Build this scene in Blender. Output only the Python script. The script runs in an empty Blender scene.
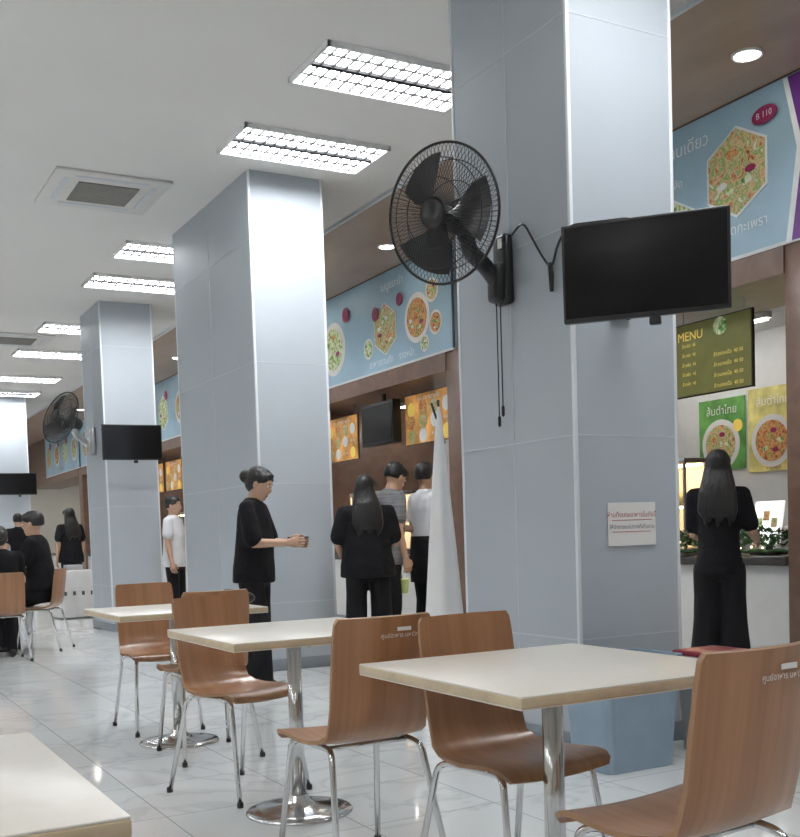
import bpy, bmesh, math, random
from mathutils import Vector, Matrix
random.seed(3)
scene = bpy.context.scene
scene.view_settings.view_transform = 'Standard'

# ------------------------------------------------------------------ materials
def nt(name):
    m = bpy.data.materials.new(name); m.use_nodes = True
    n = m.node_tree; b = n.nodes['Principled BSDF']
    return m, n, b
def M(name, col, rough=.5, metal=0, var=.06, scale=8, emit=0, emitcol=None, spec=.5, stretch=(1,1,1), bump=0, coat=0, bdist=.02):
    m, n, b = nt(name)
    tc = n.nodes.new('ShaderNodeTexCoord'); mp = n.nodes.new('ShaderNodeMapping')
    mp.inputs['Scale'].default_value = stretch
    no = n.nodes.new('ShaderNodeTexNoise'); no.inputs['Scale'].default_value = scale; no.inputs['Detail'].default_value = 4
    cr = n.nodes.new('ShaderNodeValToRGB')
    cr.color_ramp.elements[0].position = .3; cr.color_ramp.elements[1].position = .7
    cr.color_ramp.elements[0].color = (*[c*(1-var) for c in col], 1)
    cr.color_ramp.elements[1].color = (*[min(1, c*(1+var)) for c in col], 1)
    n.links.new(tc.outputs['Object'], mp.inputs[0]); n.links.new(mp.outputs[0], no.inputs['Vector'])
    n.links.new(no.outputs['Fac'], cr.inputs[0]); n.links.new(cr.outputs[0], b.inputs['Base Color'])
    b.inputs['Roughness'].default_value = rough; b.inputs['Metallic'].default_value = metal
    b.inputs['Specular IOR Level'].default_value = spec
    b.inputs['Coat Weight'].default_value = coat
    if emit:
        b.inputs['Emission Strength'].default_value = emit
        if emitcol: b.inputs['Emission Color'].default_value = (*emitcol, 1)
        else: n.links.new(cr.outputs[0], b.inputs['Emission Color'])
    if bump:
        bp = n.nodes.new('ShaderNodeBump'); bp.inputs['Strength'].default_value = bump; bp.inputs['Distance'].default_value = bdist
        n.links.new(no.outputs['Fac'], bp.inputs['Height']); n.links.new(bp.outputs[0], b.inputs['Normal'])
    return m
def Mfood(name, cols, scale=14, emit=0):
    m, n, b = nt(name)
    tc = n.nodes.new('ShaderNodeTexCoord')
    v = n.nodes.new('ShaderNodeTexVoronoi'); v.inputs['Scale'].default_value = scale*1.6
    no = n.nodes.new('ShaderNodeTexNoise'); no.inputs['Scale'].default_value = scale; no.inputs['Detail'].default_value = 6; no.inputs['Distortion'].default_value = 1.5
    mx = n.nodes.new('ShaderNodeMath'); mx.operation = 'ADD'
    ml = n.nodes.new('ShaderNodeMath'); ml.operation = 'MULTIPLY'; ml.inputs[1].default_value = .25
    cr = n.nodes.new('ShaderNodeValToRGB'); el = cr.color_ramp.elements
    el[0].position = .38; el[1].position = .8
    k = len(cols)
    el[0].color = (*cols[0], 1); el[1].color = (*cols[-1], 1)
    for i in range(1, k-1):
        e = el.new(.38+.42*i/(k-1)); e.color = (*cols[i], 1)
    n.links.new(tc.outputs['Object'], v.inputs['Vector']); n.links.new(tc.outputs['Object'], no.inputs['Vector'])
    n.links.new(v.outputs['Distance'], ml.inputs[0]); n.links.new(no.outputs['Fac'], mx.inputs[0]); n.links.new(ml.outputs[0], mx.inputs[1])
    n.links.new(mx.outputs[0], cr.inputs[0]); n.links.new(cr.outputs[0], b.inputs['Base Color'])
    b.inputs['Roughness'].default_value = .5
    if emit:
        n.links.new(cr.outputs[0], b.inputs['Emission Color']); b.inputs['Emission Strength'].default_value = emit
    return m
def Mwood(name, c1, c2, rough=.3, sx=38, s2=1.6, coat=.3):
    m, n, b = nt(name)
    tc = n.nodes.new('ShaderNodeTexCoord'); mp = n.nodes.new('ShaderNodeMapping')
    mp.inputs['Scale'].default_value = (sx, s2, s2)
    no = n.nodes.new('ShaderNodeTexNoise'); no.inputs['Scale'].default_value = 1; no.inputs['Detail'].default_value = 5; no.inputs['Distortion'].default_value = .6
    cr = n.nodes.new('ShaderNodeValToRGB')
    cr.color_ramp.elements[0].position = .32; cr.color_ramp.elements[1].position = .68
    cr.color_ramp.elements[0].color = (*c1, 1); cr.color_ramp.elements[1].color = (*c2, 1)
    n.links.new(tc.outputs['Object'], mp.inputs[0]); n.links.new(mp.outputs[0], no.inputs['Vector'])
    n.links.new(no.outputs['Fac'], cr.inputs[0]); n.links.new(cr.outputs[0], b.inputs['Base Color'])
    b.inputs['Roughness'].default_value = rough; b.inputs['Coat Weight'].default_value = coat; b.inputs['Coat Roughness'].default_value = .2
    return m
def Mfloor():
    m, n, b = nt('marble_tile'); N = n.nodes.new; L = n.links.new
    tc = N('ShaderNodeTexCoord')
    dv = N('ShaderNodeVectorMath'); dv.operation = 'DIVIDE'; dv.inputs[1].default_value = (.6, .6, 1)
    fl = N('ShaderNodeVectorMath'); fl.operation = 'FLOOR'
    wn = N('ShaderNodeTexWhiteNoise')
    sc = N('ShaderNodeVectorMath'); sc.operation = 'SCALE'; sc.inputs['Scale'].default_value = 9
    ad = N('ShaderNodeVectorMath'); ad.operation = 'ADD'
    L(tc.outputs['Object'], dv.inputs[0]); L(dv.outputs[0], fl.inputs[0]); L(fl.outputs[0], wn.inputs['Vector'])
    L(wn.outputs['Color'], sc.inputs[0]); L(tc.outputs['Object'], ad.inputs[0]); L(sc.outputs[0], ad.inputs[1])
    no = N('ShaderNodeTexNoise'); no.inputs['Scale'].default_value = 1.1; no.inputs['Detail'].default_value = 7; no.inputs['Distortion'].default_value = 1.2
    L(ad.outputs[0], no.inputs['Vector'])
    cr = N('ShaderNodeValToRGB'); e = cr.color_ramp.elements
    e[0].position = .38; e[0].color = (.64, .66, .665, 1); e[1].position = .64; e[1].color = (.69, .705, .71, 1)
    x = e.new(.48); x.color = (.65, .665, .67, 1)
    x = e.new(.505); x.color = (.555, .575, .585, 1)
    x = e.new(.535); x.color = (.65, .665, .67, 1)
    L(no.outputs['Fac'], cr.inputs[0])
    br = N('ShaderNodeTexBrick'); br.offset = 0; br.squash = 1
    br.inputs['Scale'].default_value = 1; br.inputs['Brick Width'].default_value = .6; br.inputs['Row Height'].default_value = .6
    br.inputs['Mortar Size'].default_value = .003; br.inputs['Mortar Smooth'].default_value = .3
    br.inputs['Mortar'].default_value = (.5, .5, .5, 1); br.inputs['Color1'].default_value = (1, 1, 1, 1); br.inputs['Color2'].default_value = (.95, .96, .96, 1)
    L(tc.outputs['Object'], br.inputs['Vector'])
    mx = N('ShaderNodeMix'); mx.data_type = 'RGBA'; mx.blend_type = 'MULTIPLY'; mx.inputs[0].default_value = 1
    L(cr.outputs[0], mx.inputs[6]); L(br.outputs['Color'], mx.inputs[7]); L(mx.outputs[2], b.inputs['Base Color'])
    b.inputs['Roughness'].default_value = .06; b.inputs['Specular IOR Level'].default_value = .8
    return m

floor_m = Mfloor()
ceil_m = M('ceiling_paint', (.70, .69, .67), .8, var=.02, scale=1)
wall_m = M('wall_paint', (.66, .63, .56), .7, var=.03, scale=2)
white_wall = M('stall_white_wall', (.75, .76, .76), .5, var=.03)
col_m = M('pillar_laminate', (.43, .472, .515), .5, var=.02, scale=2, spec=.3)
trim_m = M('pillar_corner_trim', (.72, .75, .78), .45, var=.02)
seam_m = M('pillar_seam', (.56, .60, .64), .5, var=.02)
base_m = M('baseboard_grey', (.22, .25, .28), .4)
browncl = Mwood('wood_laminate_panel', (.34, .235, .175), (.41, .29, .215), .4, 3, 1.2)
brownpil = Mwood('wood_laminate_dark', (.14, .075, .05), (.20, .11, .075), .4, 6, 6)
chairwood = Mwood('chair_plywood', (.29, .135, .062), (.39, .195, .097), .3, 26, 1.3)
plyedge = M('ply_edge', (.30, .17, .09), .5)
chrome = M('chrome', (.62, .62, .62), .16, 1, var=.02)
steel = M('brushed_steel', (.5, .5, .5), .35, 1, var=.05)
cream = M('table_laminate', (.67, .635, .57), .28, var=.02, scale=20)
edgewood = M('table_edge', (.50, .40, .27), .45, var=.1, scale=20)
black = M('black_plastic', (.012, .012, .013), .35, var=.2)
blackwire = M('black_wire', (.015, .015, .016), .4, var=.1)
blade_m = M('fan_blade_black', (.02, .02, .022), .3, var=.1)
screen = M('tv_screen_glass', (.006, .006, .007), .12, var=.05)
white = M('white_paint', (.8, .8, .8), .4, var=.02)
acwhite = M('ac_panel', (.62, .61, .59), .5, var=.02)
lamp_m = M('fluorescent_panel', (.9, .95, 1), .5, emit=36, emitcol=(.97, .985, 1), var=.01)
louvre = M('louvre_aluminium', (.02, .02, .021), .6, 0, var=.02, spec=.1)
spot_m = M('downlight_lens', (1, .95, .85), .5, emit=40, emitcol=(1, .93, .82), var=.01)
strip_m = M('stall_tube_light', (1, 1, 1), .5, emit=30, emitcol=(1, .97, .9), var=.01)
warm_m = M('stall_warm_lamp', (1, .7, .4), .5, emit=40, emitcol=(1, .62, .28), var=.01)
paper = M('paper', (.75, .74, .72), .7, var=.02)
redink = M('red_ink', (.42, .08, .06), .6)
greyink = M('grey_ink', (.2, .2, .22), .6)
greyac = M('ac_grille', (.24, .23, .21), .6)
signblue = M('sign_blue', (.35, .53, .66), .4, var=.2, scale=.9)
signtop = M('sign_white_text', (.85, .9, .93), .4)
purple = M('sign_purple', (.16, .03, .28), .4)
darkred = M('sign_maroon', (.28, .02, .10), .4)
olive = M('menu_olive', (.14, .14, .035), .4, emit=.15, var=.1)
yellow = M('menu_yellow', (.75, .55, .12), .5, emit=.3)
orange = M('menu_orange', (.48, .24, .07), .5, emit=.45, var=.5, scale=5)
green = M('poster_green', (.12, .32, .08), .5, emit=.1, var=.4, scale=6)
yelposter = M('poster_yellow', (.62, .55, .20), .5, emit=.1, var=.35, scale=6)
plate_m = M('plate_white', (.8, .8, .8), .4, var=.03)
food1 = Mfood('food_rice', [(.12,.03,.01),(.5,.2,.07),(.7,.52,.3),(.2,.35,.07),(.75,.7,.58)], 12, .05)
food2 = Mfood('food_curry', [(.2,.03,.01),(.5,.13,.05),(.7,.4,.16),(.12,.25,.05)], 16, .05)
food3 = Mfood('food_greens', [(.03,.12,.02),(.15,.35,.07),(.65,.7,.42),(.75,.75,.7)], 14, .05)
counter_w = M('counter_white', (.60, .60, .59), .35, var=.03)
counter_top = M('counter_dark_top', (.05, .045, .045), .25)
glass_m, gn, gb = nt('display_glass')
gb.inputs['Base Color'].default_value = (.9, .95, .95, 1); gb.inputs['Roughness'].default_value = .05; gb.inputs['Transmission Weight'].default_value = .9; gb.inputs['Alpha'].default_value = .25
leaf = M('leaf_green', (.03, .10, .025), .5, var=.5, scale=30)
fairy = M('fairy_light', (1, .8, .4), .5, emit=8, emitcol=(1, .8, .45))
binblue = M('bin_blue', (.27, .36, .45), .45, var=.05)
binred = M('bin_red', (.22, .02, .035), .4)
bingrey = M('bin_grey', (.40, .41, .42), .45)
skin = M('skin', (.50, .31, .215), .5, var=.05, scale=10)
hair_m = M('black_hair', (.009, .008, .008), .42, var=.4, scale=1, stretch=(70, 70, 5), bump=.8, bdist=.01)
cl_black = M('cloth_black', (.007, .007, .009), .85, var=.25, scale=9, spec=.25, bump=.8, bdist=.04)
cl_black2 = M('cloth_charcoal', (.010, .010, .012), .85, var=.25, scale=7, spec=.25, bump=.8, bdist=.04, stretch=(1.5, 1.5, .6))
cl_white = M('cloth_white', (.62, .63, .66), .8, var=.05, scale=8, bump=.5, bdist=.03)
cl_grey = M('cloth_grey_striped', (.17, .17, .18), .8, var=.4, scale=2, stretch=(1, 1, 25))
shoe_m = M('shoe_black', (.015, .014, .014), .45)
eyew = M('eye_white', (.8, .8, .78), .3); lip = M('lips', (.40, .12, .10), .5)
clothw = M('tablecloth_white', (.62, .62, .62), .8, var=.04)
pattern = M('cloth_black_pattern', (.08, .08, .08), .8)
cupm = M('drink_yellow_green', (.62, .70, .25), .3)
lightbox = M('lightbox', (.85, .88, .85), .4, emit=1.0, var=.02)

# ------------------------------------------------------------------ builder
class B:
    def __init__(s): s.bm = bmesh.new(); s.mats = []; s.T = Matrix()
    def mi(s, m):
        if m not in s.mats: s.mats.append(m)
        return s.mats.index(m)
    def add(s, vs, fs, m, smooth=False):
        i = s.mi(m); bv = [s.bm.verts.new(s.T @ Vector(v)) for v in vs]
        for f in fs:
            try:
                bf = s.bm.faces.new([bv[k] for k in f]); bf.material_index = i; bf.smooth = smooth
            except ValueError: pass
    def merge(s, t, m, smooth=False):
        t.verts.ensure_lookup_table(); t.verts.index_update()
        s.add([v.co.copy() for v in t.verts], [[v.index for v in f.verts] for f in t.faces], m, smooth); t.free()
    def mesh(s, me, m, smooth=False, X=None):
        X = X or Matrix()
        s.add([X @ v.co for v in me.vertices], [list(p.vertices) for p in me.polygons], m, smooth)
    def box(s, c, sz, m, bev=0, R=None, seg=2):
        t = bmesh.new(); bmesh.ops.create_cube(t, size=1)
        for v in t.verts: v.co = Vector((v.co.x*sz[0], v.co.y*sz[1], v.co.z*sz[2]))
        if bev: bmesh.ops.bevel(t, geom=list(t.edges), offset=bev, segments=seg, affect='EDGES', profile=.5)
        X = Matrix.Translation(c) @ (R.to_4x4() if R else Matrix())
        for v in t.verts: v.co = X @ v.co
        s.merge(t, m, bool(bev))
    def b2(s, lo, hi, m, bev=0):
        s.box([(a+b)/2 for a, b in zip(lo, hi)], [abs(b-a) for a, b in zip(lo, hi)], m, bev)
    def lathe(s, prof, c, m, n=32, R=None, smooth=True):
        X = Matrix.Translation(c) @ (R.to_4x4() if R else Matrix())
        vs = []; fs = []
        for r, z in prof:
            for k in range(n):
                a = 2*math.pi*k/n; vs.append(X @ Vector((r*math.cos(a), r*math.sin(a), z)))
        for i in range(len(prof)-1):
            for k in range(n):
                a = i*n+k; b = i*n+(k+1) % n; fs.append((a, b, b+n, a+n))
        fs.append(tuple(range(n))[::-1]); fs.append(tuple(range((len(prof)-1)*n, len(prof)*n)))
        s.add(vs, fs, m, smooth)
    def tube(s, path, r, m, n=8, closed=False):
        P = [Vector(p) for p in path]; L = len(P)
        rr = r if isinstance(r, (list, tuple)) else [r]*L
        rings = []; prev = None
        for i in range(L):
            if closed: t = (P[(i+1) % L]-P[i-1]).normalized()
            else: t = (P[min(i+1, L-1)]-P[max(i-1, 0)]).normalized()
            if prev is None:
                a = Vector((0, 0, 1)) if abs(t.z) < .9 else Vector((1, 0, 0)); u = t.cross(a).normalized()
            else:
                u = (prev-t*prev.dot(t)).normalized()
            prev = u; w = t.cross(u)
            rings.append([P[i]+(u*math.cos(2*math.pi*k/n)+w*math.sin(2*math.pi*k/n))*rr[i] for k in range(n)])
        vs = [v for q in rings for v in q]; fs = []
        for i in range(L if closed else L-1):
            j = (i+1) % L
            for k in range(n):
                fs.append((i*n+k, i*n+(k+1) % n, j*n+(k+1) % n, j*n+k))
        if not closed:
            fs.append(tuple(range(n))[::-1]); fs.append(tuple(range((L-1)*n, L*n)))
        s.add(vs, fs, m, True)
    def loft(s, rings, m, n=16, smooth=True):
        vs = []; fs = []
        for c, a, b in rings:
            for k in range(n):
                t = 2*math.pi*k/n; vs.append(Vector(c)+Vector(a)*math.cos(t)+Vector(b)*math.sin(t))
        L = len(rings)
        for i in range(L-1):
            for k in range(n): fs.append((i*n+k, i*n+(k+1) % n, (i+1)*n+(k+1) % n, (i+1)*n+k))
        fs.append(tuple(range(n))[::-1]); fs.append(tuple(range((L-1)*n, L*n)))
        s.add(vs, fs, m, smooth)
    def ball(s, c, r, m, R=None, u=14, v=10):
        t = bmesh.new(); bmesh.ops.create_uvsphere(t, u_segments=u, v_segments=v, radius=1)
        r = r if isinstance(r, (list, tuple)) else (r, r, r)
        X = Matrix.Translation(c) @ (R.to_4x4() if R else Matrix()) @ Matrix.Diagonal((*r, 1))
        for w in t.verts: w.co = X @ w.co
        s.merge(t, m, True)
    def poly(s, pts, m, th=.004):
        n = len(pts); vs = [(p[0], p[1], p[2]) for p in pts]+[(p[0], p[1], p[2]+th) for p in pts]
        fs = [tuple(range(n))[::-1], tuple(range(n, 2*n))]+[(k, (k+1) % n, n+(k+1) % n, n+k) for k in range(n)]
        s.add(vs, fs, m)
    def disc(s, x, y, z, r, m, n=28, ry=None, th=.004, ph=0):
        ry = ry or r
        s.poly([(x+r*math.cos(ph+2*math.pi*k/n), y+ry*math.sin(ph+2*math.pi*k/n), z) for k in range(n)], m, th)
    def rect(s, x0, y0, x1, y1, z, m, th=.004):
        s.poly([(x0, y0, z), (x1, y0, z), (x1, y1, z), (x0, y1, z)], m, th)
    def text(s, txt, x, y, z, size, m, align='CENTER', shear=0):
        cu = bpy.data.curves.new('t', 'FONT'); cu.body = txt; cu.size = size; cu.align_x = align; cu.align_y = 'CENTER'; cu.resolution_u = 2; cu.shear = shear
        o = bpy.data.objects.new('t', cu); scene.collection.objects.link(o)
        dg = bpy.context.evaluated_depsgraph_get(); me = o.evaluated_get(dg).to_mesh()
        s.mesh(me, m, False, Matrix.Translation((x, y, z)))
        o.evaluated_get(dg).to_mesh_clear(); bpy.data.objects.remove(o); bpy.data.curves.remove(cu)
    def done(s, name, loc=(0, 0, 0), yaw=0, recalc=True):
        if recalc: bmesh.ops.recalc_face_normals(s.bm, faces=[f for f in s.bm.faces])
        me = bpy.data.meshes.new(name); s.bm.to_mesh(me); s.bm.free()
        for m in s.mats: me.materials.append(m)
        o = bpy.data.objects.new(name, me); scene.collection.objects.link(o)
        o.location = loc; o.rotation_euler = (0, 0, yaw); return o
def rpath(pts, rad, k=5):
    P = [Vector(p) for p in pts]; out = [P[0]]
    for i in range(1, len(P)-1):
        a = (P[i-1]-P[i]); b = (P[i+1]-P[i]); r = min(rad, a.length*.49, b.length*.49)
        A = P[i]+a.normalized()*r; C = P[i]+b.normalized()*r
        for j in range(k+1):
            t = j/k; out.append(A*(1-t)**2+P[i]*2*t*(1-t)+C*t*t)
    out.append(P[-1]); return out
FX = Matrix(((0, 0, -1, 0), (-1, 0, 0, 0), (0, 1, 0, 0), (0, 0, 0, 1)))   # local sheet -> faces -X
FY = Matrix(((1, 0, 0, 0), (0, 0, -1, 0), (0, 1, 0, 0), (0, 0, 0, 1)))    # local sheet -> faces -Y

# ------------------------------------------------------------------ room shell
H = 4.12
b = B(); b.b2((-9, -5, -.1), (8.2, 34, 0), floor_m); b.done('floor')
b = B(); b.b2((-9, -5, H), (4.6, 34, H+.12), ceil_m); b.done('ceiling')
b = B(); b.b2((4.6, -5, H-.02), (5.86, 34, H+.12), browncl); b.b2((4.57, -5, H-.03), (4.6, 34, H), trim_m); b.done('ceiling_wood_panel')
b = B(); b.b2((8.05, -5, 0), (8.2, 34, 4.2), white_wall); b.done('wall_right')
b = B(); b.b2((-9.15, -5, 0), (-9, 34, 4.2), wall_m); b.done('wall_left')
b = B(); b.b2((-9, 34, 0), (8.2, 34.15, 4.2), wall_m); b.b2((-1, 33.97, 0), (1.2, 34, 2.3), base_m); b.done('wall_far')
b = B(); b.b2((-9, -5.15, 0), (8.2, -5, 4.2), wall_m); b.done('wall_back')

def pillar(y0, y1):
    x0, x1 = 3.26, 3.92; b = B()
    cx, cy = (x0+x1)/2, (y0+y1)/2; hx, hy = (x1-x0)/2, (y1-y0)/2
    b.box((0, 0, H/2), (2*hx, 2*hy, H), col_m)
    for sx in (-1, 1):
        for sy in (-1, 1): b.box((sx*(hx-.006), sy*(hy-.006), H/2), (.02, .02, H), trim_m, .003)
    for z in (.57, 1.57, 2.57, 3.57): b.box((0, 0, z), (2*hx+.004, 2*hy+.004, .005), seam_m)
    for sx in (-1, 1): b.box((sx*hx, 0, H/2), (.004, .005, H), seam_m)
    b.box((0, 0, .05), (2*hx+.03, 2*hy+.03, .1), base_m, .004)
    b.done('pillar', (cx, cy, 0))
for y0, y1 in ((4.1, 5.12), (8.25, 10.3), (13.4, 14.43), (22.5, 23.5)): pillar(y0, y1)

# ------------------------------------------------------------------ ceiling fixtures
def troffer(x, y):
    b = B(); w, d = 1.2, .6
    b.box((0, 0, -.006), (w-.02, d-.02, .008), lamp_m)
    for sy in (-1, 1): b.box((0, sy*(d/2-.01), -.018), (w, .02, .036), white)
    for sx in (-1, 1): b.box((sx*(w/2-.01), 0, -.018), (.02, d, .036), white)
    b.box((0, 0, -.021), (w-.04, .04, .02), louvre)
    for sy in (-1, 1): b.box((0, sy*.155, -.020), (w-.04, .007, .014), louvre)
    for k in range(1, 14): b.box((-w/2+k*w/14, 0, -.020), (.011, d-.04, .014), louvre)
    b.done('ceiling_light_troffer', (x, y, H))
for y in (3.2, 6.22, 7.63, 10.93, 12.33, 15.2, 17.3, 20.0, 22.0, 25, 28, 31): troffer(3.49, y)  # last fixture is added, out of view, to brighten the far wall
for x in (-1.2, -5.6):
    for y in (-2, 1.2, 4.2, 7.6, 10.9, 14.5, 18.5, 23, 28): troffer(x, y)  # unseen rows, added to light the hall
troffer(3.0, -1.5); troffer(1.2, 31)  # extra unseen fixtures added for light: rear of hall, far wall
def aircon(x, y):
    b = B(); b.box((0, 0, -.012), (.95, .95, .024), acwhite, .008); b.box((0, 0, -.03), (.5, .5, .01), greyac)
    for k in range(12): b.box((0, -.22+k*.04, -.035), (.48, .006, .006), greyac)
    for a in range(4):
        R = Matrix.Rotation(a*math.pi/2, 3, 'Z'); b.box(R @ Vector((0, .36, -.025)), (.6, .04, .006), seam_m, R=R)
    b.done('ceiling_air_conditioner', (x, y, H))
aircon(2.33, 9.25); aircon(2.75, 16.3)
for y in (2.5, 4.94, 7.37, 9.79, 12.2, 14.6, 17, 19.4, 21.8, 24.2):
    b = B(); b.lathe([(.10, 0), (.10, -.012), (.085, -.016), (.08, -.006), (.08, 0)], (0, 0, 0), white, 28)
    b.lathe([(.078, -.004), (.078, -.010), (.02, -.012)], (0, 0, 0), spot_m, 24); b.done('recessed_downlight', (5.38, y, H-.02))

# ------------------------------------------------------------------ stalls along right side
XF = 5.9
stalls = [(.8, 4.6), (5.1, 9.2), (9.5, 13.4), (13.8, 17.8), (18.2, 22.2), (22.6, 26.6), (27, 33.5)]
for i, (a, c) in enumerate(stalls):
    b = B(); b.b2((XF-.02, a-.42 if i else a-.3, 0), (8.04, a, 3.0), brownpil, .004); b.done('stall_partition')
    b = B(); b.b2((XF-.03, a, 2.80), (XF+.02, c, 3.0), brownpil); b.b2((XF+.02, a, 2.80), (6.75, c, 2.83), brownpil)
    b.b2((6.75, a, 2.94), (8.04, c, 3.0), white_wall); b.b2((6.72, a, 2.80), (6.75, c, 3.0), brownpil); b.done('stall_header_beam')
    for yy in ((a+c)/2, c-.9):
        b = B(); b.box((0, 0, 0), (.08, 1.2, .05), white); b.box((0, 0, -.03), (.05, 1.15, .02), strip_m); b.done('stall_tube_light', (7.35, yy, 2.91))
    b = B(); b.b2((XF+.02, a+.02, 0), (6.5, c-.02, .81), counter_w); b.b2((XF-.03, a+.02, .81), (6.53, c-.02, .87), counter_top, .006)
    b.b2((XF, a+.02, 0), (XF+.02, c-.02, .1), base_m)
    for k in range(1, 5): b.b2((XF+.014, a+(c-a)*k/5-.003, .1), (XF+.021, a+(c-a)*k/5+.003, .81), seam_m)
    b.done('stall_counter')
    b = B(); b.b2((7.4, a+.1, 0), (8.04, c-.1, .85), steel, .005)
    for k in range(4):
        yy = a+.6+k*.85; b.lathe([(.12, .85), (.16, .86), (.17, 1.05), (.165, 1.07), (.02, 1.10)], (7.7, yy, 0), steel, 20)
    b.done('stall_kitchen_bench')

def sign(y_lo, y_hi, fn):
    b = B(); b.T = FX.copy()
    W = y_hi-y_lo
    b.rect(-W/2, 0, W/2, 1.09, 0, signblue, .03)
    b.rect(-W/2, -.012, W/2, .012, .03, trim_m, .006)
    b.rect(W/2-.03, 0, W/2, 1.09, .03, black, .01)
    fn(b, lambda y: (y_lo+y_hi)/2-y)
    b.done('stall_fascia_sign', (XF-.0, (y_lo+y_hi)/2, 3.0))
def dish(b, x, y, r, food, hexa=False):
    if hexa: b.disc(x, y, .032, r*1.07, signtop, 6, ph=math.pi/6); b.disc(x, y, .037, r, food, 6, ph=math.pi/6)
    else:
        b.disc(x, y, .032, r, plate_m); b.disc(x, y, .037, r*.78, food)
    for k in range(5):      # garnish
        a = k*1.9+x*3; q = r*.45
        b.disc(x+q*math.cos(a), y+q*math.sin(a), .042+.001*k, r*(.12+.05*(k % 3)), (food3, darkred, food2, plate_m, food3)[k], 9, ry=r*.09, th=.002, ph=a)
def f_near(b, U):
    dish(b, U(5.5), .60, .30, food1, True); dish(b, U(6.12), .32, .24, food3, True)
    b.disc(U(5.23), .90, .048, .11, darkred, ry=.06); b.text('B 110', U(5.23), .90, .054, .06, signtop)
    b.text('ข้าวผัดกะเพรา', U(5.5), .20, .034, .10, signtop); b.text('อาหารจานเดียว', U(6.15), .92, .034, .13, signtop); b.text('สลัด', U(6.1), .68, .034, .08, signtop)
    u = U(5.02); b.poly([(u, 0, .034), (u+.5, 0, .034), (u+.5, 1.08, .034), (u-.02, 1.08, .034), (u+.1, .6, .034)], purple)
    b.poly([(u-.05, 0, .033), (u, 0, .033), (u+.1, .6, .033), (u-.02, 1.08, .033), (u-.06, 1.08, .033), (u+.05, .6, .033)], signtop)
    dish(b, U(7.2), .55, .3, food2); dish(b, U(8.1), .55, .3, food3, True)
def f_mid(b, U):
    dish(b, U(10.05), .45, .27, food2); dish(b, U(9.72), .68, .13, food1); dish(b, U(9.66), .33, .13, food2)
    dish(b, U(10.78), .46, .28, food1, True); dish(b, U(11.2), .3, .12, food3); dish(b, U(9.9), .15, .09, food3)
    b.disc(U(10.98), .66, .05, .08, darkred); b.disc(U(10.4), .72, .05, .07, darkred)
    b.text('อาหารตามสั่ง', U(10.9), .10, .034, .11, signtop); b.text('ราดหน้า', U(10.3), .10, .034, .11, signtop)
    b.text('เมนูแนะนำ', U(10.6), .93, .034, .13, signtop)
    dish(b, U(12.15), .45, .33, food3); dish(b, U(12.9), .5, .2, food1, True)
    b.disc(U(11.75), .8, .05, .09, darkred)
def f_gen(b, U):
    for k in range(4):
        y = -1.6+k*1.05; dish(b, y, .5, .3, (food1, food2, food3)[k % 3], k % 2 == 0)
        b.disc(y+.25, .8, .05, .09, darkred)
    b.text('ก๋วยเตี๋ยว', 0, .12, .034, .14, darkred)
sign(.4, 4.6, f_gen); sign(4.7, 9.15, f_near); sign(9.3, 13.4, f_mid); sign(13.5, 17.8, f_gen); sign(17.9, 22.2, f_gen); sign(22.3, 26.6, f_gen); sign(26.7, 31, f_gen)
b = B(); b.b2((XF+.0, -5, 3.0), (XF+.1, 34, H), brownpil); b.done('wall_fascia_backing')

def menu(y0, y1, z0, z1, bg, kind, x=6.2):
    b = B(); b.T = FX.copy(); W = y1-y0; Hh = z1-z0
    b.rect(-W/2, -Hh/2, W/2, Hh/2, 0, bg, .02); b.rect(-W/2-.01, -Hh/2-.01, W/2+.01, Hh/2+.01, -.01, black, .02)
    if kind == 'menu':
        b.text('MENU', -W*.28, Hh*.33, .024, .1, yellow)
        for r in range(5):
            b.text('ข้าวผัด  45', -W*.3, Hh*.2-r*.075, .024, .035, yellow)
        for r in range(4): b.text('ข้าวแกงเนื้อ  40 50', W*.22, Hh*.0-r*.08, .024, .04, yellow)
        b.disc(W*.12, Hh*.38, .023, .07, food3, 12, th=.002)
    else:
        b.text('เมนู อาหารตามสั่ง', 0, Hh*.40, .022, .07, plate_m)
        for r in range(3):
            for c in range(4):
                q = (r*3+c*2) % 5
                if q == 4: b.text('45 บาท', -W*.36+c*W*.24, -Hh*.34+r*Hh*.27, .022, .05, plate_m)
                else: b.disc(-W*.36+c*W*.24, -Hh*.34+r*Hh*.27, .022, W*.08, (food1, yellow, plate_m, food2)[q], 14, th=.003)
    b.T = Matrix()
    for s in (-1, 1): b.box((0, s*W*.4, Hh/2+(2.797-z1)/2), (.008, .008, 2.796-z1), steel)
    b.done('menu_board', (x, (y0+y1)/2, (z0+z1)/2))
menu(5.68, 6.47, 2.14, 2.70, olive, 'menu'); menu(7.2, 8.4, 2.14, 2.7, orange, 'g')
menu(9.85, 10.93, 2.15, 2.71, orange, 'g'); menu(12.2, 13.1, 2.1, 2.66, orange, 'g')
for a in (14, 15.2, 16.4, 18.4, 19.6, 20.8, 23, 24.3): menu(a, a+1, 2.1, 2.66, orange, 'g')

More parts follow.
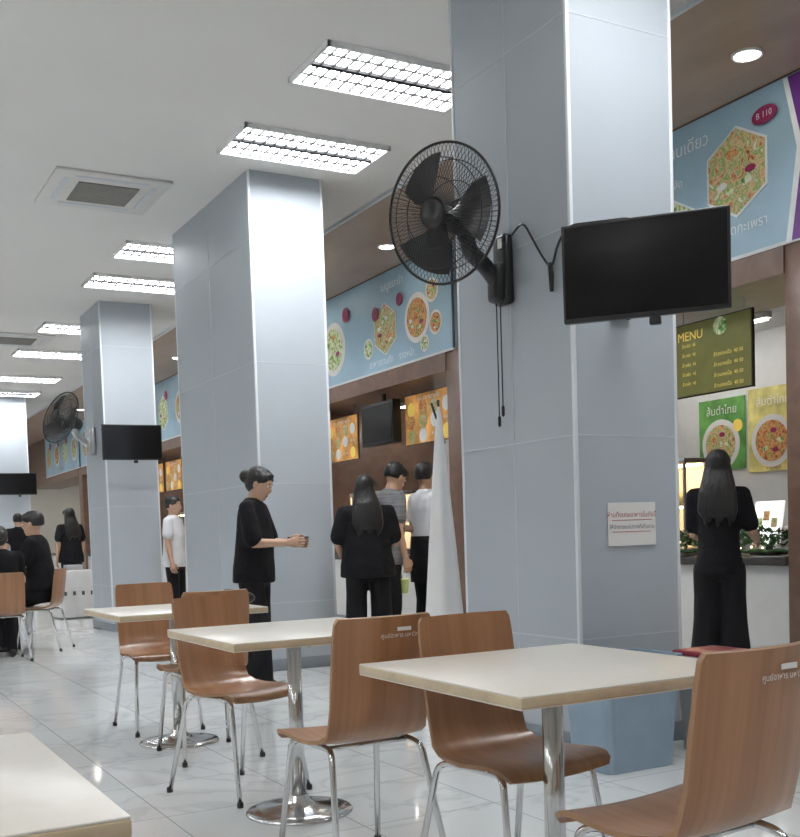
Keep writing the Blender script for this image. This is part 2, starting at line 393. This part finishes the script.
def poster(x, y0, y1, z0, z1, bg, food):
    b = B(); b.T = FX.copy(); W = y1-y0; Hh = z1-z0
    b.rect(-W/2, -Hh/2, W/2, Hh/2, 0, bg, .008)
    r = W*.41; b.disc(-W*.02, -Hh*.14, .009, r, plate_m); b.disc(-W*.02, -Hh*.14, .014, r*.78, food)
    for k in range(5): a = k*1.3; b.disc(-W*.02+r*.4*math.cos(a), -Hh*.14+r*.4*math.sin(a), .019, r*.16, (food3, darkred, food2)[k % 3], 8, ry=r*.1, th=.002, ph=a)
    b.text('ส้มตำไทย', 0, Hh*.33, .01, .11, plate_m); b.text('ยำวุ้นเส้น', 0, -Hh*.45, .01, .05, darkred)
    b.disc(W*.36, Hh*.1, .016, W*.1, yellow); b.done('food_poster', (x, (y0+y1)/2, (z0+z1)/2))
poster(8.04, 7.47, 8.08, 1.65, 2.36, green, food1); poster(8.04, 6.82, 7.43, 1.6, 2.4, yelposter, food2)
poster(8.04, 11.2, 11.8, 1.6, 2.3, yelposter, food3)
poster(8.04, 9.9, 10.5, 1.6, 2.3, green, food1)

# near-stall counter dressing
b = B()
for k in range(560):
    p = Vector((random.uniform(-.08, .08), random.uniform(-.55, .75), 0)); p.z = random.uniform(0.04, .19)*(1-abs(p.y)*.4)+.03
    d = Vector((random.uniform(-1, 1), random.uniform(-1, 1), random.uniform(0, 1))).normalized()*random.uniform(.03, .06)
    sd = d.cross(Vector((random.random(), random.random(), 1))).normalized()*.014
    b.add([p, p+d*.5+sd, p+d, p+d*.5-sd], [(0, 1, 2, 3)], leaf, False)
b.tube([(0, -.55+.1*k, .03+.015*(k % 2)) for k in range(14)], .012, leaf)
for k in range(12): b.ball((random.uniform(-.1, .0), random.uniform(-.5, .7), random.uniform(.06, .18)), .007, fairy, u=8, v=6)
b.done('leaf_garland', (5.98, 5.72, .872), recalc=False)
b = B(); R = Matrix.Rotation(.2, 3, 'Y')
b.box((.0, 0, .24), (.02, .26, .32), lightbox, .003, R=R)
for k in range(3): b.box((-.014, -.07+k*.07, .24+.05*(k % 2)), (.01, .05, .07), (food1, food2, food3)[k], R=R)
b.box((.0, 0, .014), (.14, .24, .024), black, .004); b.box((.01, 0, .06), (.02, .05, .1), black); b.done('counter_menu_stand', (6.2, 5.56, .872))
def display(x, y):
    b = B(); w, d, h = .8, .45, .75
    b.box((0, 0, .03), (d, w, .06), steel, .005); b.box((0, 0, h), (d, w, .04), steel, .005)
    for sx in (-1, 1):
        for sy in (-1, 1): b.box((sx*(d/2-.01), sy*(w/2-.01), h/2), (.02, .02, h), steel)
    b.box((0, 0, .4), (d-.03, w-.03, .01), steel); b.box((d/2-.01, 0, h/2), (.01, w-.04, h-.06), plate_m)
    b.box((-d/2+.005, 0, h/2), (.004, w-.04, h-.06), glass_m)
    b.box((0, 0, h-.03), (.04, w-.1, .015), warm_m); b.box((0, 0, .385), (.03, w-.1, .01), warm_m)
    for lv in (.06, .405):
        for k in range(5): b.ball((random.uniform(-.08, .08), -.3+k*.15, lv+.05), (.08, .06, .05), (food1, yelposter, food2)[k % 3], u=10, v=7)
    b.done('food_display_case', (x, y, .871))
display(6.24, 6.62); display(6.22, 11.7); display(6.22, 15.5); display(6.22, 19.5); display(6.22, 8.2)
b = B(); b.box((0, 0, 0), (.12, .8, .5), black, .01); b.box((-.062, 0, 0), (.006, .74, .43), screen); b.box((.05, 0, .3), (.04, .04, .11), black); b.done('hanging_monitor', (6.05, 11.3, 2.44))

# ------------------------------------------------------------------ TVs
def tv(c, right, wall, name='wall_tv'):
    right = Vector((right[0], right[1], 0)).normalized(); up = Vector((0, 0, 1)); n = right.cross(up)
    R = Matrix((right, up, n)).transposed() @ Matrix.Rotation(.05, 3, 'X')
    b = B()
    b.box((0, 0, 0), (.725, .43, .045), black, .006, R=R); b.box(R @ Vector((0, .004, .0225)), (.700, .398, .003), screen, R=R)
    b.box(R @ Vector((.0, -.02, -.045)), (.34, .24, .05), black, .008, R=R)
    b.box(R @ Vector((.04, -.235, .0)), (.05, .035, .04), black, .006, R=R)
    p0 = R @ Vector((0, 0, -.06)); w = Vector(wall)-Vector(c); pm = (p0+w)/2+Vector((.05, .02, 0))
    b.tube([p0, pm, w], .022, black); b.box(w, (.12, .02, .22), black, .004)
    return b.done(name, c)
tv((3.27, 3.60, 2.255), (.463, -.541), (3.55, 4.089, 2.25))
tv((3.5, 13.02, 2.34), (1, -.05), (3.55, 13.389, 2.33))
tv((3.62, 22.1, 2.34), (1, -.05), (3.6, 22.489, 2.33))

# ------------------------------------------------------------------ fans
def fan(plate, head, n, R0=.325, cords=True, arm=black, a00=.9):
    P = Vector(plate); C = Vector(head)-P; n = Vector(n).normalized(); b = B()
    u = n.cross(Vector((0, 0, 1))).normalized(); v = u.cross(n)
    def Q(r, a, h): return C+u*r*math.cos(a)+v*r*math.sin(a)+n*h
    prof = lambda t, s: s*(.085 if s > 0 else .10)*(1-t**2.6)
    for s in (1, -1):
        for k in range(84):
            a = 2*math.pi*k/84
            b.tube([Q(R0*t, a+(.16*(1-t) if s > 0 else 0), prof(t, s)) for t in (.22, .45, .68, .85, .95, 1)], .0016, blackwire, 3)
        for t in (.22, .5, .78): b.tube([Q(R0*t, 2*math.pi*k/40, prof(t, s)) for k in range(40)], .0025, blackwire, 4, True)
    b.tube([Q(R0, 2*math.pi*k/60, 0) for k in range(60)], .007, black, 6, True)
    RR = Matrix((u, v, n)).transposed()
    b.lathe([(.0, .088), (.06, .086), (.072, .08), (.07, .074)], C, black, 24, R=RR)
    b.lathe([(.04, -.04), (.045, .05), (.03, .065)], C, black, 20, R=RR)
    b.lathe([(.03, -.30), (.07, -.285), (.085, -.24), (.09, -.14), (.075, -.09), (.05, -.08)], C, black, 24, R=RR)
    for k in range(3):
        a0 = k*2*math.pi/3+a00; vs = []; fs = []; nr, na = 7, 6
        for i in range(nr):
            r = .04+(R0*.86-.04)*i/(nr-1); wd = .35+.62*math.sin(min(1, i/(nr-1)*1.15)*math.pi*.62)
            for j in range(na):
                tt = j/(na-1)-.5; vs.append(Q(r, a0+tt*wd*1.25+.25*i/(nr-1), tt*.07*(1-.3*i/nr)))
        for i in range(nr-1):
            for j in range(na-1): fs.append((i*na+j, i*na+j+1, (i+1)*na+j+1, (i+1)*na+j))
        b.add(vs, fs, blade_m, True)
    back = C-n*.2
    b.ball(back-Vector((0, 0, .08)), (.05, .05, .06), arm)
    path = rpath([back-Vector((0, 0, .05)), back+Vector((.02, .02, -.15)), Vector((-.14, 0, -.02)), Vector((-.05, 0, -.12))], .08)
    b.tube(path, [.038]*2+[.042]*(len(path)-3)+[.05], arm, 10)
    b.box((-.03, 0, -.03), (.06, .12, .36), arm, .02); b.box((-.075, 0, -.10), (.07, .10, .2), arm, .025)
    b.box((-.063, -.02, .1), (.006, .03, .05), white)
    if cords:
        for dy, L in ((-.015, .55), (.02, .60)):
            b.tube([(-.07, dy, -.17), (-.065, dy, -.22), (-.065, dy, -.20-L)], .0035, black, 5)
            b.lathe([(.003, 0), (.009, .01), (.009, .05), (.003, .06)], (-.065, dy, -.24-L), black, 8)
    b.done('wall_fan', P)
fan((3.256, 4.62, 2.50), (2.744, 4.425, 2.65), (-.927, -.375, -.12))
fan((3.256, 13.9, 2.46), (2.76, 13.5, 2.68), (-.85, -.40, .30), R0=.33, cords=False, arm=steel)
b = B()
b.tube(rpath([(3.245, 4.56, 2.64), (3.235, 4.45, 2.68), (3.235, 4.30, 2.47), (3.235, 4.22, 2.38), (3.235, 4.17, 2.50), (3.235, 4.08, 2.56), (3.30, 3.70, 2.50), (3.29, 3.63, 2.40)], .1), .006, black)
b.tube([(3.238, 4.24, 2.42), (3.238, 4.23, 2.36), (3.238, 4.23, 2.28)], [.012, .014, .010], black)
b.done('power_cable')

# paper notice on pillar
b = B(); b.T = FY.copy()
b.rect(-.155, -.108, .155, .108, 0, paper, .003)
b.text('ห้ามทิ้งเศษอาหารในถังนี้', 0, .045, .0045, .034, redink); b.rect(-.13, .018, .13, .021, .003, redink, .001)
b.text('ให้นำภาชนะไปวางที่เก็บจาน', 0, -.015, .0045, .028, greyink); b.rect(-.13, -.04, .12, -.037, .003, redink, .001)
b.done('paper_notice', (3.60, 4.095, 1.13))

# ------------------------------------------------------------------ furniture
def table(x, y, sx=.8, sy=.8):
    b = B()
    b.box((0, 0, .732), (sx, sy, .026), edgewood, .004); b.box((0, 0, .7465), (sx-.002, sy-.002, .005), cream, .002)
    b.box((0, 0, .7185), (sx-.004, sy-.004, .003), cream)
    b.box((0, 0, .705), (.45, .05, .024), steel); b.box((0, 0, .705), (.05, .45, .024), steel)
    b.lathe([(.029, .02), (.029, .70)], (0, 0, 0), chrome, 28)
    b.lathe([(.215, 0), (.218, .006), (.212, .013), (.16, .022), (.08, .032), (.045, .05), (.038, .07), (.031, .075)], (0, 0, 0), chrome, 48)
    b.done('dining_table', (x, y, 0))
table(1.74, 2.315, .77, .8); table(1.68, 3.95); table(1.73, 5.73); table(-.03, 1.81, .78, .77)
table(1.22, 12.0)

def chair(x, y, yaw=0, label=False):
    b = B()
    prof = [(-.232, .862, .164), (-.228, .845, .174), (-.222, .80, .178), (-.210, .72, .179), (-.198, .64, .179), (-.187, .57, .178), (-.172, .515, .179), (-.145, .475, .182), (-.105, .455, .19), (-.05, .447, .20), (.02, .446, .206), (.09, .452, .208), (.15, .457, .207), (.19, .452, .203), (.21, .44, .196), (.218, .424, .18)]
    nx = 12; th = .013; top = []; bot = []
    for i, (py, pz, hw) in enumerate(prof):
        a = prof[max(i-1, 0)]; c = prof[min(i+1, len(prof)-1)]
        t = Vector((0, c[0]-a[0], c[1]-a[1])).normalized(); nn = Vector((0, -t.z, t.y))
        for j in range(nx+1):
            s = j/nx*2-1; o = Vector((s*hw, py, pz))
            if pz > .5: o.y += .028*(s*s)-.01
            else: o.z += .010*(s*s)
            top.append(o+nn*th/2); bot.append(o-nn*th/2)
    R = len(prof); W = nx+1; vs = top+bot; K = R*W; fs = []; ed = []
    for i in range(R-1):
        for j in range(nx):
            q = i*W+j; fs.append((q, q+1, q+W+1, q+W)); fs.append((K+q, K+q+W, K+q+W+1, K+q+1))
    for i in range(R-1):
        for j in (0, nx): q = i*W+j; ed.append((q, q+W, K+q+W, K+q))
    for j in range(nx):
        for i in (0, R-1): q = i*W+j; ed.append((q, q+1, K+q+1, K+q))
    b.add(vs, fs, chairwood, True); b.add(vs, ed, plyedge, False)
    r = .0105
    for s in (-1, 1):
        pts = [(s*.195, .235, .0), (s*.165, .165, .42), (s*.15, .13, .436), (s*.15, -.10, .436), (s*.165, -.145, .42), (s*.205, -.245, .0)]
        b.tube(rpath(pts, .045), r, chrome, 10)
        for q in (pts[0], pts[-1]): b.lathe([(.014, 0), (.014, .02), (.011, .024)], (q[0], q[1], 0), black, 10)
    for yy in (.10, -.07): b.tube([(-.15, yy, .432), (.15, yy, .432)], .009, chrome, 8)
    for s in (-1, 1):
        for yy in (.08, -.05): b.lathe([(.012, .432), (.012, .448)], (s*.15, yy, 0), chrome, 8)
    if label:
        b.T = Matrix.Translation((.06, -.246, .80)) @ FY
        b.text('ศูนย์อาหาร มหาวิทยาลัย', 0, 0, 0, .019, paper); b.rect(-.03, .014, .02, .026, 0, paper, .001)
        b.T = Matrix()
    b.done('dining_chair', (x, y, 0), yaw)
def hd2yaw(x, y): return math.atan2(-x, y)
chair(1.69, 1.77, .06, True); chair(1.78, 2.575, hd2yaw(.08, -1)); chair(1.56, 3.16, 0.02, True); chair(1.61, 4.44, hd2yaw(.34, -1))
chair(1.76, 5.32, 0); chair(1.77, 6.26, math.pi); chair(-.05, 1.37, 0)
chair(1.6, 10.93, 0); chair(2.12, 11.75, hd2yaw(-.85, .5))

# bins
def binn(x, y, w, d, h, m, lid=None):
    b = B(); t = .85
    vs = []; lv = [(t, 0), (1, h), (1.05, h), (1.05, h+.02), (.95, h+.02), (.94, h-.03)]
    def rr(s):
        out = []
        for cx, cy, a0 in ((1, 1, 0), (-1, 1, 90), (-1, -1, 180), (1, -1, 270)):
            for k in range(5):
                a = math.radians(a0+k*22.5); out.append((cx*(w*s/2-.04)+.04*math.cos(a), cy*(d*s/2-.04)+.04*math.sin(a)))
        return out
    n = 20; fs = []
    for s, z in lv:
        for px, py in rr(s): vs.append((px, py, z))
    for i in range(len(lv)-1):
        for k in range(n): fs.append((i*n+k, i*n+(k+1) % n, (i+1)*n+(k+1) % n, (i+1)*n+k))
    fs.append(tuple(range(n))[::-1]); fs.append(tuple(range((len(lv)-1)*n, len(lv)*n)))
    b.add(vs, fs, m, False)
    if lid: b.box((0, 0, h+.02), (w*1.06, d*1.06, .035), lid, .015)
    b.done('waste_bin', (x, y, 0))
binn(3.28, 3.83, .46, .34, .50, binblue); binn(3.87, 3.82, .28, .28, .46, bingrey, binred)
b = B(); b.T = FY.copy(); b.rect(-.07, -.1, .07, .1, 0, paper, .002); b.text('ทิ้งขยะ', 0, .04, .003, .05, redink); b.rect(-.05, -.06, .05, -.05, .002, greyink, .001); b.done('bin_label', (3.83, 3.672, .30))

# folded white parasol behind pillar
b = B(); n = 42
prof = [(.0, .15), (.3, .14), (.6, .12), (1.0, .088), (1.3, .062), (1.6, .036), (1.8, .018), (1.86, .008)]
vs = []; fs = []
for z, r in prof:
    for k in range(n): a = 2*math.pi*k/n; q = r*(1+.05*math.cos(6*a)); vs.append((q*math.cos(a), q*math.sin(a), z+.02))
for i in range(len(prof)-1):
    for k in range(n): fs.append((i*n+k, i*n+(k+1) % n, (i+1)*n+(k+1) % n, (i+1)*n+k))
b.add(vs, fs, white, True); b.tube([(0, 0, 0), (0, 0, 1.92)], .008, black); b.tube([(-.05, 0, 1.90), (.04, .0, 1.66)], .007, black)
b.done('folded_parasol', (3.37, 5.55, 0))

# cloth covered table far
b = B(); n = 48; vs = []; fs = []
for z, e in ((.72, 0), (.70, .01), (.4, .03), (.02, .05)):
    for k in range(n):
        a = 2*math.pi*k/n; c, s_ = math.cos(a), math.sin(a); q = 1/max(abs(c), abs(s_)); w = 1+.05*math.sin(k*1.6)*(e*18)
        vs.append((c*q*(.24+e)*w, s_*q*(.3+e)*w, z))
for i in range(3):
    for k in range(n): fs.append((i*n+k, i*n+(k+1) % n, (i+1)*n+(k+1) % n, (i+1)*n+k))
fs.append(tuple(range(n)))
b.add(vs, fs, clothw, True)
for k in range(4): b.box((-.2+k*.13, -.348, .38), (.04, .01, .06), pattern, .004)
b.box((0, 0, .76), (.25, .2, .08), bingrey, .01); b.done('cloth_covered_table', (3.47, 16.6, 0))
b = B(); b.ball((0, 0, .045), (.12, .07, .045), black); b.tube([(-.08, 0, .05), (-.04, .03, .09), (.05, .03, .085), (.09, 0, .05)], .008, black); b.done('handbag', (2.00, 5.50, .749))

# ------------------------------------------------------------------ people
def remesh(tb, voxel=.014, it=5):
    me = bpy.data.meshes.new('tmp'); tb.bm.to_mesh(me)
    o = bpy.data.objects.new('tmp', me); scene.collection.objects.link(o)
    r = o.modifiers.new('r', 'REMESH'); r.mode = 'VOXEL'; r.voxel_size = voxel
    s = o.modifiers.new('s', 'SMOOTH'); s.factor = .5; s.iterations = it
    dg = bpy.context.evaluated_depsgraph_get(); ev = o.evaluated_get(dg); m2 = bpy.data.meshes.new_from_object(ev)
    bpy.data.objects.remove(o); bpy.data.meshes.remove(me); tb.bm.free(); return m2
def limb(tb, pts, rad, m, n=12):
    P = [Vector(p) for p in pts]; out = []; rr = []
    for i in range(len(P)-1):
        for k in range(4):
            t = k/4; out.append(P[i].lerp(P[i+1], t)); rr.append(rad[i]*(1-t)+rad[i+1]*t)
    out.append(P[-1]); rr.append(rad[-1]); tb.tube(out, rr, m, n)
    for p, r in zip(P, rad): tb.ball(p, r*.99, m, u=12, v=8)
def person(name, loc, yaw, Ht=1.65, shirt=cl_black, pants=cl_black2, hair='short', lean=0, seated=False,
           arms=None, wide=False, bw=1.0, hy=0, hp=0, stride=0, sleeve=.62, apron=None, loose=0):
    b = B(); S = Ht/1.65
    ph = .56 if seated else .86
    RL = Matrix.Rotation(-lean, 3, 'X')
    def T(p): return RL @ (Vector(p)-Vector((0, 0, .86)))+Vector((0, 0, ph))
    ax, ay = Vector((1, 0, 0)), RL @ Vector((0, 1, 0))
    def ringsz(L, e=0): return [(T((0, yo, z)), ax*(rx*bw+e), ay*(ry+e)) for z, rx, ry, yo in L]
    tb = B(); lo_ = loose
    z0 = .79 if not seated else .88
    tb.loft(ringsz([(z0, .168+lo_, .128+lo_, 0), (.90, .165+lo_, .125+lo_, 0), (.99, .148+lo_, .116+lo_, .003), (1.08, .148+lo_*.8, .118+lo_*.8, .006), (1.18, .158+lo_*.4, .124+lo_*.3, .008), (1.27, .17, .118, 0), (1.34, .165, .10, -.006), (1.385, .125, .082, -.008), (1.415, .075, .066, -.004), (1.43, .06, .056, 0)]), shirt, 24)
    arms = arms or (((.12, .02, -1), (.05, .2, -1)), ((-.12, .02, -1), (-.05, .2, -1)))
    hands = []
    sk = B()
    for i, sgn in enumerate((1, -1)):
        ud, fd = Vector(arms[i][0]).normalized(), Vector(arms[i][1]).normalized()
        sh = T((sgn*.172*bw, 0, 1.35)); el = sh+ud*.27; wr = el+fd*.235
        limb(tb, [T((sgn*.10*bw, 0, 1.35)), sh, sh.lerp(el, sleeve*.5), sh.lerp(el, sleeve)], [.06, .056, .056+lo_*.3, .060+lo_*.4], shirt)
        limb(sk, [sh, sh.lerp(el, .5), el, el.lerp(wr, .35), wr], [.044, .043, .037, .036, .025], skin)
        hands.append((wr, fd, sgn))
    b.mesh(remesh(tb), shirt, True)
    HC = T((0, .012, 1.425)); RH = RL @ Matrix.Rotation(hy, 3, 'Z') @ Matrix.Rotation(-hp, 3, 'X')
    def hd(p): return HC+RH @ (Vector(p)-Vector((0, 0, .02)))+RH @ Vector((0, 0, .02))
    limb(sk, [T((0, -.008, 1.37)), hd((0, -.005, .07))], [.056, .052], skin)
    hr = [(.0, .022, .025, .05), (.012, .04, .045, .035), (.04, .055, .070, .018), (.075, .066, .084, .006), (.115, .073, .091, 0), (.155, .074, .094, -.004), (.19, .064, .082, -.008), (.215, .04, .052, -.01), (.225, .012, .018, -.01)]
    sk.loft([(hd((0, yo, z)), RH @ Vector((rx, 0, 0)), RH @ Vector((0, ry, 0))) for z, rx, ry, yo in hr], skin, 20)
    sk.loft([(hd((0, .093, .118)), RH @ Vector((.006, 0, 0)), RH @ Vector((0, .008, 0))), (hd((0, .102, .085)), RH @ Vector((.013, 0, 0)), RH @ Vector((0, .014, 0))), (hd((0, .09, .072)), RH @ Vector((.013, 0, 0)), RH @ Vector((0, .01, 0)))], skin, 10)
    b.mesh(remesh(sk, .011, 3), skin, True)
    for s in (-1, 1):
        b.ball(hd((s*.074, -.006, .108)), (.010, .018, .03), skin, R=RH, u=10, v=8)
        b.ball(hd((s*.03, .082, .118)), (.013, .008, .007), eyew, R=RH, u=10, v=6); b.ball(hd((s*.03, .088, .118)), (.006, .004, .006), hair_m, R=RH, u=8, v=6)
        b.ball(hd((s*.03, .086, .138)), (.018, .006, .004), hair_m, R=RH, u=8, v=6)
    b.ball(hd((0, .083, .045)), (.022, .009, .006), lip, R=RH, u=10, v=6)
    hb = B(); lo = .06 if hair != 'short' else .085
    hb.loft([(hd((0, yo-.020, z)), RH @ Vector((rx, 0, 0)), RH @ Vector((0, ry, 0))) for z, rx, ry, yo in
             [(lo, .06, .062, -.02), (.10, .078, .082, -.012), (.135, .084, .095, -.004), (.17, .084, .103, .004), (.205, .070, .09, .006), (.232, .045, .06, .004), (.242, .015, .02, 0)]], hair_m, 20)
    for s in (-1, 1): hb.ball(hd((s*.064, .03, .165)), (.022, .05, .035), hair_m, R=RH)
    hb.ball(hd((0, .055, .195)), (.055, .035, .025), hair_m, R=RH)
    if hair == 'long':
        hb.loft([(hd((0, -.03, .17)), RH @ Vector((.078, 0, 0)), RH @ Vector((0, .065, 0))), (hd((0, -.04, .08)), RH @ Vector((.098, 0, 0)), RH @ Vector((0, .072, 0))),
                 (T((0, -.055, 1.42)), ax*.118, ay*.07), (T((0, -.085, 1.34)), ax*.128, ay*.055), (T((0, -.110, 1.25)), ax*.125, ay*.04), (T((0, -.120, 1.21)), ax*.11, ay*.025)], hair_m, 18)
        for k in range(9):     # uneven lock ends and side locks
            u_ = (k-4)/4; limb(hb, [T((u_*.10, -.09, 1.36)), T((u_*.112, -.112, 1.25)), T((u_*.105, -.12, 1.20-.035*((k*5) % 3)))], [.028, .024, .010], hair_m, 8)
    elif hair == 'bun':
        hb.ball(hd((0, -.125, .13)), (.05, .045, .05), hair_m); hb.ball(hd((0, -.05, .08)), (.06, .05, .05), hair_m)
    b.mesh(remesh(hb, .010, 2), hair_m, True)
    out = []
    for wr, fd, sgn in hands:
        inn = Vector((-sgn, 0, 0)); nrm = (inn-fd*inn.dot(fd))
        if nrm.length < .2: nrm = Vector((0, 0, -1))-fd*(-fd.z)
        nrm.normalize(); sd = fd.cross(nrm)
        if sd.y < 0 and fd.z < -.5: sd = -sd
        if fd.z >= -.5 and sd.z < 0: sd = -sd
        b.loft([(wr-fd*.015, sd*.024, nrm*.021), (wr+fd*.015, sd*.028, nrm*.018), (wr+fd*.05, sd*.039, nrm*.015), (wr+fd*.08, sd*.040, nrm*.014), (wr+fd*.09, sd*.034, nrm*.010)], skin, 14)
        for k, ln in enumerate((.058, .072, .078, .07)):
            p = wr+fd*.078+sd*(-.030+k*.020); d = fd.copy(); pts = [p-fd*.01, p]; a = 0
            for q, f in enumerate((.45, .32, .23)):
                a += (.3, .45, .4)[q]; d = fd*math.cos(a)+nrm*math.sin(a); p = p+d*ln*f; pts.append(p)
            b.tube(pts, [.009, .009, .0085, .008, .006], skin, 8)
        p = wr+fd*.03+sd*.030
        b.tube([p-sd*.01, p+sd*.014+fd*.016+nrm*.006, p+sd*.022+fd*.042+nrm*.016, p+sd*.018+fd*.062+nrm*.026], [.011, .011, .0095, .007], skin, 8)
        out.append((wr+fd*.07+nrm*.03, fd, nrm))
    tb = B()
    tb.loft(ringsz([(.76, .13, .095, 0), (.81, .158, .115, 0), (.88, .16, .118, 0), (.95, .145, .108, 0), (.99, .135, .10, 0)]), pants, 20)
    for i, sgn in enumerate((1, -1)):
        st = stride*sgn
        if seated:
            hip = Vector((sgn*.085, 0, ph)); kn = Vector((sgn*.12, .42/S, .485/S)); an = Vector((sgn*.12, .38/S, .10)); rad = [.095, .088, .07, .062, .055]
        else:
            hip = Vector((sgn*.085*bw, 0, .83)); kn = Vector((sgn*.095*bw, .02+st*.55, .46)); an = Vector((sgn*.105*bw, -.02+st, .10))
            rad = [.10, .092, .094, .108, .122] if wide else [.092, .082, .066, .060, .056]
        limb(tb, [hip, hip.lerp(kn, .5), kn, kn.lerp(an, .5), an-(Vector((0, 0, .05)) if wide else Vector((0, 0, .02)))], rad, pants, 14)
        f = an
        b.loft([((f.x, f.y-.075, .035), (.018, 0, 0), (0, 0, .028)), ((f.x, f.y-.05, .042), (.036, 0, 0), (0, 0, .041)), ((f.x, f.y, .045), (.038, 0, 0), (0, 0, .044)), ((f.x, f.y+.06, .034), (.042, 0, 0), (0, 0, .033)), ((f.x, f.y+.12, .026), (.043, 0, 0), (0, 0, .025)), ((f.x, f.y+.165, .020), (.030, 0, 0), (0, 0, .018)), ((f.x, f.y+.178, .018), (.012, 0, 0), (0, 0, .01))], shoe_m, 14)
        limb(b, [(f.x, f.y-.01, .05), (f.x, f.y-.01, .13)], [.034, .034], skin, 10)
    me = remesh(tb)
    if wide:
        for v in me.vertices: v.co.z = max(v.co.z, .02)
    b.mesh(me, pants, True)
    if apron:
        b.loft(ringsz([(.62, .17, .14, 0), (.80, .178, .14, 0), (.95, .165, .132, 0), (1.02, .158, .126, 0)]), apron, 24)
    for v in b.bm.verts: v.co *= S
    o = b.done(name, loc, yaw, recalc=False)
    bpy.context.view_layer.update()
    return o, [(o.matrix_world @ (p*S), o.matrix_world.to_3x3() @ d, o.matrix_world.to_3x3() @ n_) for p, d, n_ in out]

o, h = person('woman_holding_phone', (2.885, 7.48, 0), hd2yaw(.76, -.64), 1.64, hair='bun', hp=.34, wide=True, bw=1.0, loose=.03, sleeve=.85, lean=.03, stride=.05,
    arms=(((.05, .22, -1), (-.30, 1, .0)), ((-.05, .25, -1), (.33, 1, -.02))))
p = (h[0][0]+h[1][0])/2
b = B(); b.box((0, 0, 0), (.075, .15, .010), black, .004); b.box((0, 0, .006), (.068, .14, .002), screen); b.done('mobile_phone', p+Vector((0, 0, .035)), hd2yaw(.76, -.64))
person('woman_in_black', (4.02, 7.82, 0), hd2yaw(.35, .9), 1.60, hair='long', bw=1.15, loose=.04, wide=True, sleeve=.8, hy=-.4, hp=.15, arms=(((.15, .1, -1), (-.1, 1, -.2)), ((-.2, .05, -1), (.2, .8, -.5))))
o, h = person('man_in_grey_shirt', (4.50, 8.40, 0), hd2yaw(.95, .0), 1.76, shirt=cl_grey, hair='short', lean=.12, hp=.3, hy=.2, loose=.02, arms=(((.05, -.10, -1), (.0, .25, -1)), ((-.1, .6, -1), (-.0, 1, -.2))))
q = h[0][0]
b = B(); b.lathe([(.03, -.06), (.042, .06), (.044, .062), (.03, .075)], (0, 0, 0), cupm, 16); b.tube([(0, 0, .07), (.01, 0, .14)], .004, white); b.tube([(-.04, 0, .06), (-.02, 0, .16), (.02, 0, .16), (.04, 0, .06)], .003, white)
b.done('drink_cup', q+Vector((-.02, 0, -.19)))
person('stall_customer_white_shirt', (5.02, 8.55, 0), hd2yaw(.9, .1), 1.76, shirt=cl_white, hair='short', hy=.3, apron=cl_black, arms=(((.1, .02, -1), (.0, .5, -1)), ((-.12, .02, -1), (-.05, 1, -.3))))
person('woman_at_counter', (5.35, 5.22, 0), hd2yaw(.75, .66), 1.60, hair='long', wide=True, bw=.95, sleeve=.8, hp=.1, arms=(((.22, .10, -1), (.10, 1, -.25)), ((-.02, .12, -1), (.1, 1, -.15))))
person('man_seated_black', (2.12, 11.72, 0), hd2yaw(-.85, .5), 1.80, seated=True, lean=.08, loose=.03, arms=(((.15, .3, -1), (-.1, 1, -.2)), ((-.15, .3, -1), (.1, 1, -.2))))
person('woman_seated_black', (1.6, 10.90, 0), 0, 1.6, seated=True, hair='bun', lean=.1, arms=(((.15, .3, -1), (-.1, 1, -.1)), ((-.15, .3, -1), (.1, 1, -.1))))
person('woman_standing_long_hair', (3.72, 17.9, 0), .3, 1.70, hair='long', stride=.06, loose=.04)
person('man_standing_far', (3.22, 19.8, 0), -.2, 1.68, stride=.1)
person('man_white_shirt', (3.92, 12.85, 0), hd2yaw(.6, -.5), 1.66, shirt=cl_white, loose=.02)

# ------------------------------------------------------------------ camera & world
psi, pit, rol = math.radians(28.9), math.radians(3.0), math.radians(1.85)
f = Vector((math.sin(psi)*math.cos(pit), math.cos(psi)*math.cos(pit), -math.sin(pit)))
up0 = Vector((math.sin(psi)*math.sin(pit), math.cos(psi)*math.sin(pit), math.cos(pit)))
r0 = Vector((math.cos(psi), -math.sin(psi), 0))
right = r0*math.cos(rol)-up0*math.sin(rol); up = r0*math.sin(rol)+up0*math.cos(rol)
cam = bpy.data.cameras.new('camera'); co = bpy.data.objects.new('camera', cam); scene.collection.objects.link(co)
mw = Matrix((right, up, -f)).transposed().to_4x4(); mw.translation = (0, 0, 1.12); co.matrix_world = mw
cam.sensor_fit = 'HORIZONTAL'; cam.sensor_width = 36; cam.lens = 36*1060/800; cam.shift_y = .213
scene.camera = co
w = bpy.data.worlds.new('world'); scene.world = w; w.use_nodes = True
w.node_tree.nodes['Background'].inputs[0].default_value = (.8, .85, .9, 1); w.node_tree.nodes['Background'].inputs[1].default_value = .3
